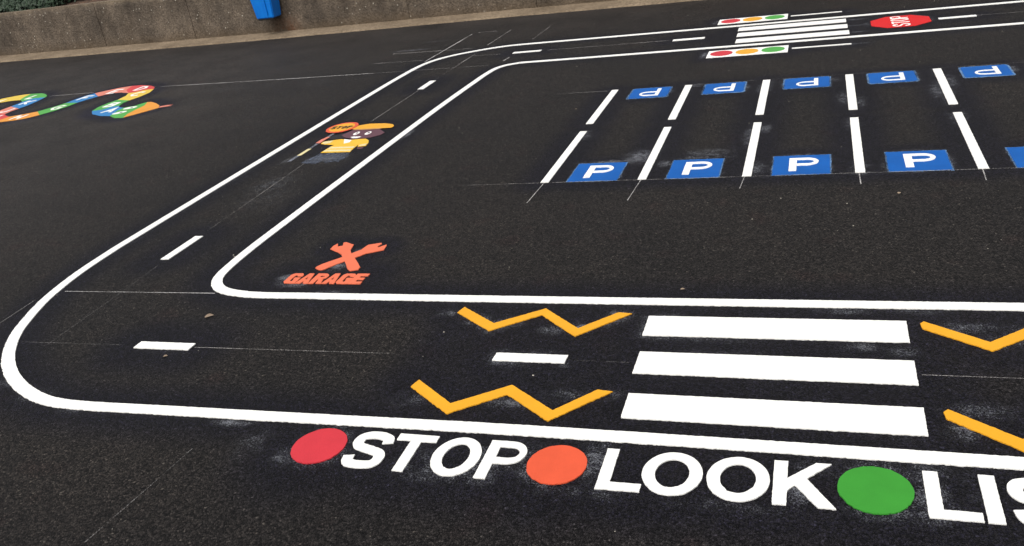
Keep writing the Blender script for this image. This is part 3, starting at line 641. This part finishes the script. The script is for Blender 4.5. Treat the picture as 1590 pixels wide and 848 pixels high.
STRIPM = concrete('sandy_concrete', (.155, .118, .080, 1), (.25, .195, .135, 1))
vs = []; fs = []
front = lambda x: wall_y(x)-float(np.interp(x, [-34, -13, -7.7, -3.7, -1.4, 16], [.46, .42, .36, .32, .27, .26]))
xs = np.arange(-34, 16.01, .08)
for x in xs:
    y0 = front(x)+.016*mn.noise(Vector((x*2.3, 0, 0)))+.010*mn.noise(Vector((x*9, 4, 0))); y1 = wall_y(x)+.02
    vs += [(x, y0, 0), (x, y0+.015, .022), (x, y1, .045)]
for i in range(len(xs)-1):
    a = i*3; b = a+3; fs += [(a, b, b+1, a+1), (a+1, b+1, b+2, a+2)]
tag(mesh_obj('footing_strip', vs, fs, STRIPM), 'narrow sandy concrete strip along the foot of the wall', 'footing strip', kind='structure')

# ------------------------------------------------------------------ retaining wall in cast panels
wall = thing('retaining_wall', (-7, wall_y(-7), 0), 'low weathered brown concrete retaining wall behind the playground', 'wall')
HW = .735
edges = [-33.3, -31.4, -29.5, -27.7, -25.8, -23.9, -22.1, -20.2, -18.4, -16.55, -14.7, -12.83, -10.96, -9.08, -7.22, -5.35, -3.48, -1.6, .27, 2.1, 4.0, 5.9, 7.7, 9.6, 11.5]
for i in range(len(edges)-1):
    a, b = edges[i]+.0025, edges[i+1]-.0025
    n = 26; vs = []; fs = []; off = random.uniform(-.008, .008)
    rows = 9
    for j in range(n+1):
        x = a+(b-a)*j/n; y = wall_y(x)+off
        for r in range(rows):
            z = .0+HW*r/(rows-1)
            bulge = .007*mn.noise(Vector((x*3, z*4, 1.7)))+.004*mn.noise(Vector((x*13, z*13, 5)))
            ch = .012 if r == rows-1 else 0
            zz = z + (0 if r < rows-1 else .006*mn.noise(Vector((x*5, 0, 8))))
            vs.append((x+7, y+bulge+ch-wall_y(-7), zz))
        vs.append((x+7, y+.21-wall_y(-7), HW-.004)); vs.append((x+7, y+.21-wall_y(-7), 0))
    R = rows+2
    for j in range(n):
        for r in range(R-1):
            p = j*R+r; fs.append((p, p+R, p+R+1, p+1))
    fs.append(tuple(range(R))); fs.append(tuple(n*R+k for k in reversed(range(R))))
    o = mesh_obj('wall_panel', vs, fs, WALLM, wall)

# ------------------------------------------------------------------ earth bank and ivy behind the wall
def soil():
    m, nt, b = new_mat('bank_soil'); g = N(nt)
    c = g.mix(g.ramp(g.noise(9, 5, .7), .35, .65), (.028, .016, .010, 1), (.105, .055, .030, 1))
    nt.links.new(c, b.inputs['Base Color']); b.inputs['Roughness'].default_value = .95
    g.bump(g.noise(30, 4, .7), .9, .03, b); return m
def bank_z(x, d): return .665+.02*mn.noise(Vector((x*1.5, d*2, 0)))+max(0, d-.22)*.30+.05*mn.noise(Vector((x*.6, d*.6, 2)))*min(1, d)
vs = []; fs = []; bx = np.arange(-36, 14, .3); bd = [.20, .28, .4, .6, .9, 1.3, 1.9, 2.8, 4, 6, 9, 14, 22, 34]
for x in bx:
    for d in bd: vs.append((x, wall_y(x)+d, bank_z(x, min(d, 9)) if d > .2 else .60))
K = len(bd)
for i in range(len(bx)-1):
    for k in range(K-1):
        p = i*K+k; fs.append((p, p+K, p+K+1, p+1))
tag(mesh_obj('earth_bank', vs, fs, soil()), 'brown earth bank rising behind the retaining wall', 'bank', kind='structure')

def leafmat(name, a, b_):
    m, nt, b = new_mat(name); g = N(nt)
    oi = g.noise(14, 2, .6); c = g.mix(g.ramp(oi, .3, .7), a, b_)
    nt.links.new(c, b.inputs['Base Color']); b.inputs['Roughness'].default_value = .55; b.inputs['Specular IOR Level'].default_value = .3
    return m
IVY = leafmat('ivy_leaf', (.006, .013, .005, 1), (.022, .046, .018, 1))
vs = []; fs = []
def leaf(p, r, tilt, yaw):
    # lobed leaf with a raised fold along its midrib
    out = [(0, -1), (.55, -.75), (.95, -.1), (.5, .15), (.35, .6), (0, 1.1), (-.35, .6), (-.5, .15), (-.95, -.1), (-.55, -.75)]
    M_ = Matrix.Rotation(yaw, 3, 'Z') @ Matrix.Rotation(tilt, 3, 'X')
    s0 = len(vs); vs.append(tuple(Vector(p)+M_ @ Vector((0, 0, .12*r))))
    for u, v in out: vs.append(tuple(Vector(p)+M_ @ Vector((u*r, v*r, -abs(u)*.25*r))))
    for i in range(10): fs.append((s0, s0+1+i, s0+1+(i+1) % 10))
for _ in range(9000):
    x = random.uniform(-16.5, -9.2); d = abs(random.gauss(0, .5))+.24+.05*random.random()
    lim = .27 if x < -12.15 else .27+(x+12.15)*.36+.15*mn.noise(Vector((x*3, 0, 0)))
    if x < -12 and random.random() < .12: d = .13+.2*random.random()
    elif d < lim: continue
    if d > 1.9: continue
    leaf((x, wall_y(x)+d, bank_z(x, d)+random.uniform(.03, .16)), random.uniform(.022, .042), random.uniform(.2, 1.2), random.uniform(-1.3, 1.3))
for _ in range(7000):
    x = random.uniform(-34, 12); d = random.uniform(.9, 5)
    if -16 < x < -9.5 and d < 1.9: continue
    leaf((x, wall_y(x)+d, bank_z(x, d)+random.uniform(.03, .15)), random.uniform(.05, .10), random.uniform(.2, 1.1), random.uniform(-2, 2))
tag(mesh_obj('ivy_cover', vs, fs, IVY), 'dark green ivy trailing over the bank behind the wall', 'ivy', kind='stuff')

# ------------------------------------------------------------------ blue litter bin on the wall
def plastic():
    m, nt, b = new_mat('blue_plastic'); g = N(nt)
    c = g.mix(g.ramp(g.noise(6, 4, .6, g.scale(1, 1, .3)), .3, .7), srgb(0, 104, 196), srgb(0, 124, 216))
    nt.links.new(c, b.inputs['Base Color']); b.inputs['Roughness'].default_value = .38; g.bump(g.noise(60, 2), .15, .003, b); return m
PLA = plastic(); DARK, nt_, b_ = new_mat('dark_metal'); b_.inputs['Base Color'].default_value = (.02, .02, .022, 1); b_.inputs['Roughness'].default_value = .5
bx0 = -7.51; yb = wall_y(-7.5)-.03
bn = thing('litter_bin', (bx0, yb-.12, .27), 'bright blue tapered litter bin fixed to the concrete wall', 'litter bin')
def box(name, pts_bottom, pts_top, mat, parent, bev=.012, th=None):
    bm = bmesh.new(); v = [bm.verts.new(p) for p in pts_bottom+pts_top]
    bm.faces.new(v[:4][::-1]); bm.faces.new(v[4:])
    for i in range(4): bm.faces.new((v[i], v[(i+1) % 4], v[4+(i+1) % 4], v[4+i]))
    bmesh.ops.bevel(bm, geom=[e for e in bm.edges], offset=bev, segments=2, affect='EDGES')
    me = bpy.data.meshes.new(name); bm.to_mesh(me); bm.free(); me.materials.append(mat)
    o = bpy.data.objects.new(name, me); COL.objects.link(o); o.parent = parent; return o
def rc(x0, x1, y0, y1, z): return [(x0, y0, z), (x1, y0, z), (x1, y1, z), (x0, y1, z)]
box('bin_body', rc(-.150, .135, -.12, .10, .012), rc(-.185, .185, -.155, .10, .46), PLA, bn)
box('bin_base', rc(-.135, .120, -.105, .09, -.012), rc(-.140, .125, -.11, .092, .010), DARK, bn, .004)
box('bin_rim', rc(-.200, .200, -.170, .10, .462), rc(-.200, .200, -.170, .10, .495), PLA, bn, .008)
box('bin_hood', rc(-.195, .195, -.150, .10, .497), rc(-.150, .150, -.02, .10, .66), PLA, bn, .02)
box('mounting_bracket', rc(-.06, .06, .102, .150, .18), rc(-.06, .06, .102, .150, .42), DARK, bn, .004)
box('front_rib', rc(.04, .060, -.142, -.128, .06), rc(.052, .074, -.163, -.150, .42), PLA, bn, .003)

# ------------------------------------------------------------------ fallen leaves and grit
LF = leafmat('dry_leaf', (.16, .11, .075, 1), (.30, .23, .16, 1))
def fallen(x, y, r, yaw, label):
    vs = []; fs = []
    prof = [(0, 0), (.15, .3), (.35, .42), (.6, .36), (.85, .18), (1, 0)]
    for i, (u, w) in enumerate(prof):
        zc = .10*math.sin(u*3)*r
        vs += [(u*r-r/2, w*r, zc+.08*w*r+.002), (u*r-r/2, 0, zc*.8+.002), (u*r-r/2, -w*r, zc+.12*w*r+.002)]
    for i in range(len(prof)-1):
        a = i*3; fs += [(a, a+1, a+4, a+3), (a+1, a+2, a+5, a+4)]
    o = mesh_obj('fallen_leaf', vs, fs, LF, loc=(x, y, .001)); o.rotation_euler = (0, 0, yaw)
    tag(o, label, 'leaf', 'dry leaves on the asphalt')
fallen(-2.722, 3.001, .045, .5, 'small tan dry leaf on the asphalt of the near road below the inner corner')
fallen(-2.694, 2.638, .022, .2, 'tiny brown dry leaf just below the dash in the wide bend')
fallen(-.543, 3.332, .020, .1, 'brown dry leaf above the inner road line over the zebra crossing')
fallen(.373, 4.40, .020, 1.2, 'tiny pale dry leaf below the parking panels at the right')
fallen(-1.74, 6.32, .018, 0, 'tiny dry leaf left of the far bay dividers')
GR, nt_, b_ = new_mat('grit'); b_.inputs['Base Color'].default_value = (.34, .31, .26, 1); b_.inputs['Roughness'].default_value = .8
vs = []; fs = []
def chip(x, y, r):
    s0 = len(vs)
    for k in range(5):
        a = k*1.2566+random.uniform(-.3, .3); q = r*random.uniform(.7, 1.2)
        vs.append((x+math.cos(a)*q, y+math.sin(a)*q, -.0003))
    vs.append((x+random.uniform(-.3, .3)*r, y, r*.8))
    for k in range(5): fs.append((s0+k, s0+(k+1) % 5, s0+5))
for _ in range(110):
    x = random.uniform(-6, 2.2); y = 1.4+9*random.random()**1.4; chip(x, y, random.uniform(.0012, .0026)*(1+y*.10))
for x, y in ((.13, 4.28), (-.182, 4.37), (-.307, 4.10), (-1.48, 2.92), (-3.04, 3.68), (-3.06, 3.70), (-1.0, 2.62), (.15, 4.0)): chip(x, y, .0045)
for _ in range(45):
    chip(-3.5+random.gauss(0, .16), 4.75+random.gauss(0, .25), random.uniform(.0015, .0028))
tag(mesh_obj('grit', vs, fs, GR), 'pale stone grit scattered over the asphalt', 'grit', kind='stuff')

# ------------------------------------------------------------------ light
EL, AZ = math.radians(58), math.radians(190)
world = bpy.data.worlds.new('World'); S.world = world; world.use_nodes = True
wn = world.node_tree; bg = wn.nodes['Background']
sky = wn.nodes.new('ShaderNodeTexSky'); sky.sky_type = 'NISHITA'; sky.sun_disc = False
sky.sun_elevation = EL; sky.sun_rotation = AZ; sky.dust_density = 4.5; sky.air_density = 1.0; sky.ozone_density = 1.0
hs = wn.nodes.new('ShaderNodeHueSaturation'); hs.inputs['Saturation'].default_value = .22     # thin even cloud
wn.links.new(sky.outputs[0], hs.inputs['Color']); wn.links.new(hs.outputs[0], bg.inputs[0]); bg.inputs[1].default_value = .15
sd = bpy.data.lights.new('sun', 'SUN'); sd.energy = 1.15; sd.angle = math.radians(35); sd.color = (1, .965, .92)
so = bpy.data.objects.new('sun', sd); COL.objects.link(so)
dirv = Vector((math.sin(AZ)*math.cos(EL), math.cos(AZ)*math.cos(EL), math.sin(EL)))
so.rotation_euler = (-dirv).to_track_quat('-Z', 'Y').to_euler(); so.location = (0, 0, 10)

# ------------------------------------------------------------------ camera (eye height 1.7 m, pitched down, slightly rolled)
cd = bpy.data.cameras.new('camera'); cam = bpy.data.objects.new('camera', cd); COL.objects.link(cam)
r = Vector((.943853, .298731, -.141075)); u = Vector((-.00386, .436969, .899468)); f = Vector((-.330344, .848421, -.413588))
m = Matrix((r, u, -f)).transposed().to_4x4(); m.translation = Vector((0, 0, 1.7)); cam.matrix_world = m
cd.sensor_width = 36; cd.sensor_fit = 'HORIZONTAL'; cd.lens = 30.797; cd.clip_end = 2000; cd.clip_start = .05
S.camera = cam
S.render.resolution_x = 1024; S.render.resolution_y = 546
S.view_settings.view_transform = 'Standard'; S.view_settings.look = 'None'; S.view_settings.gamma = 1; S.view_settings.exposure = .35
S.view_settings.use_curve_mapping = False
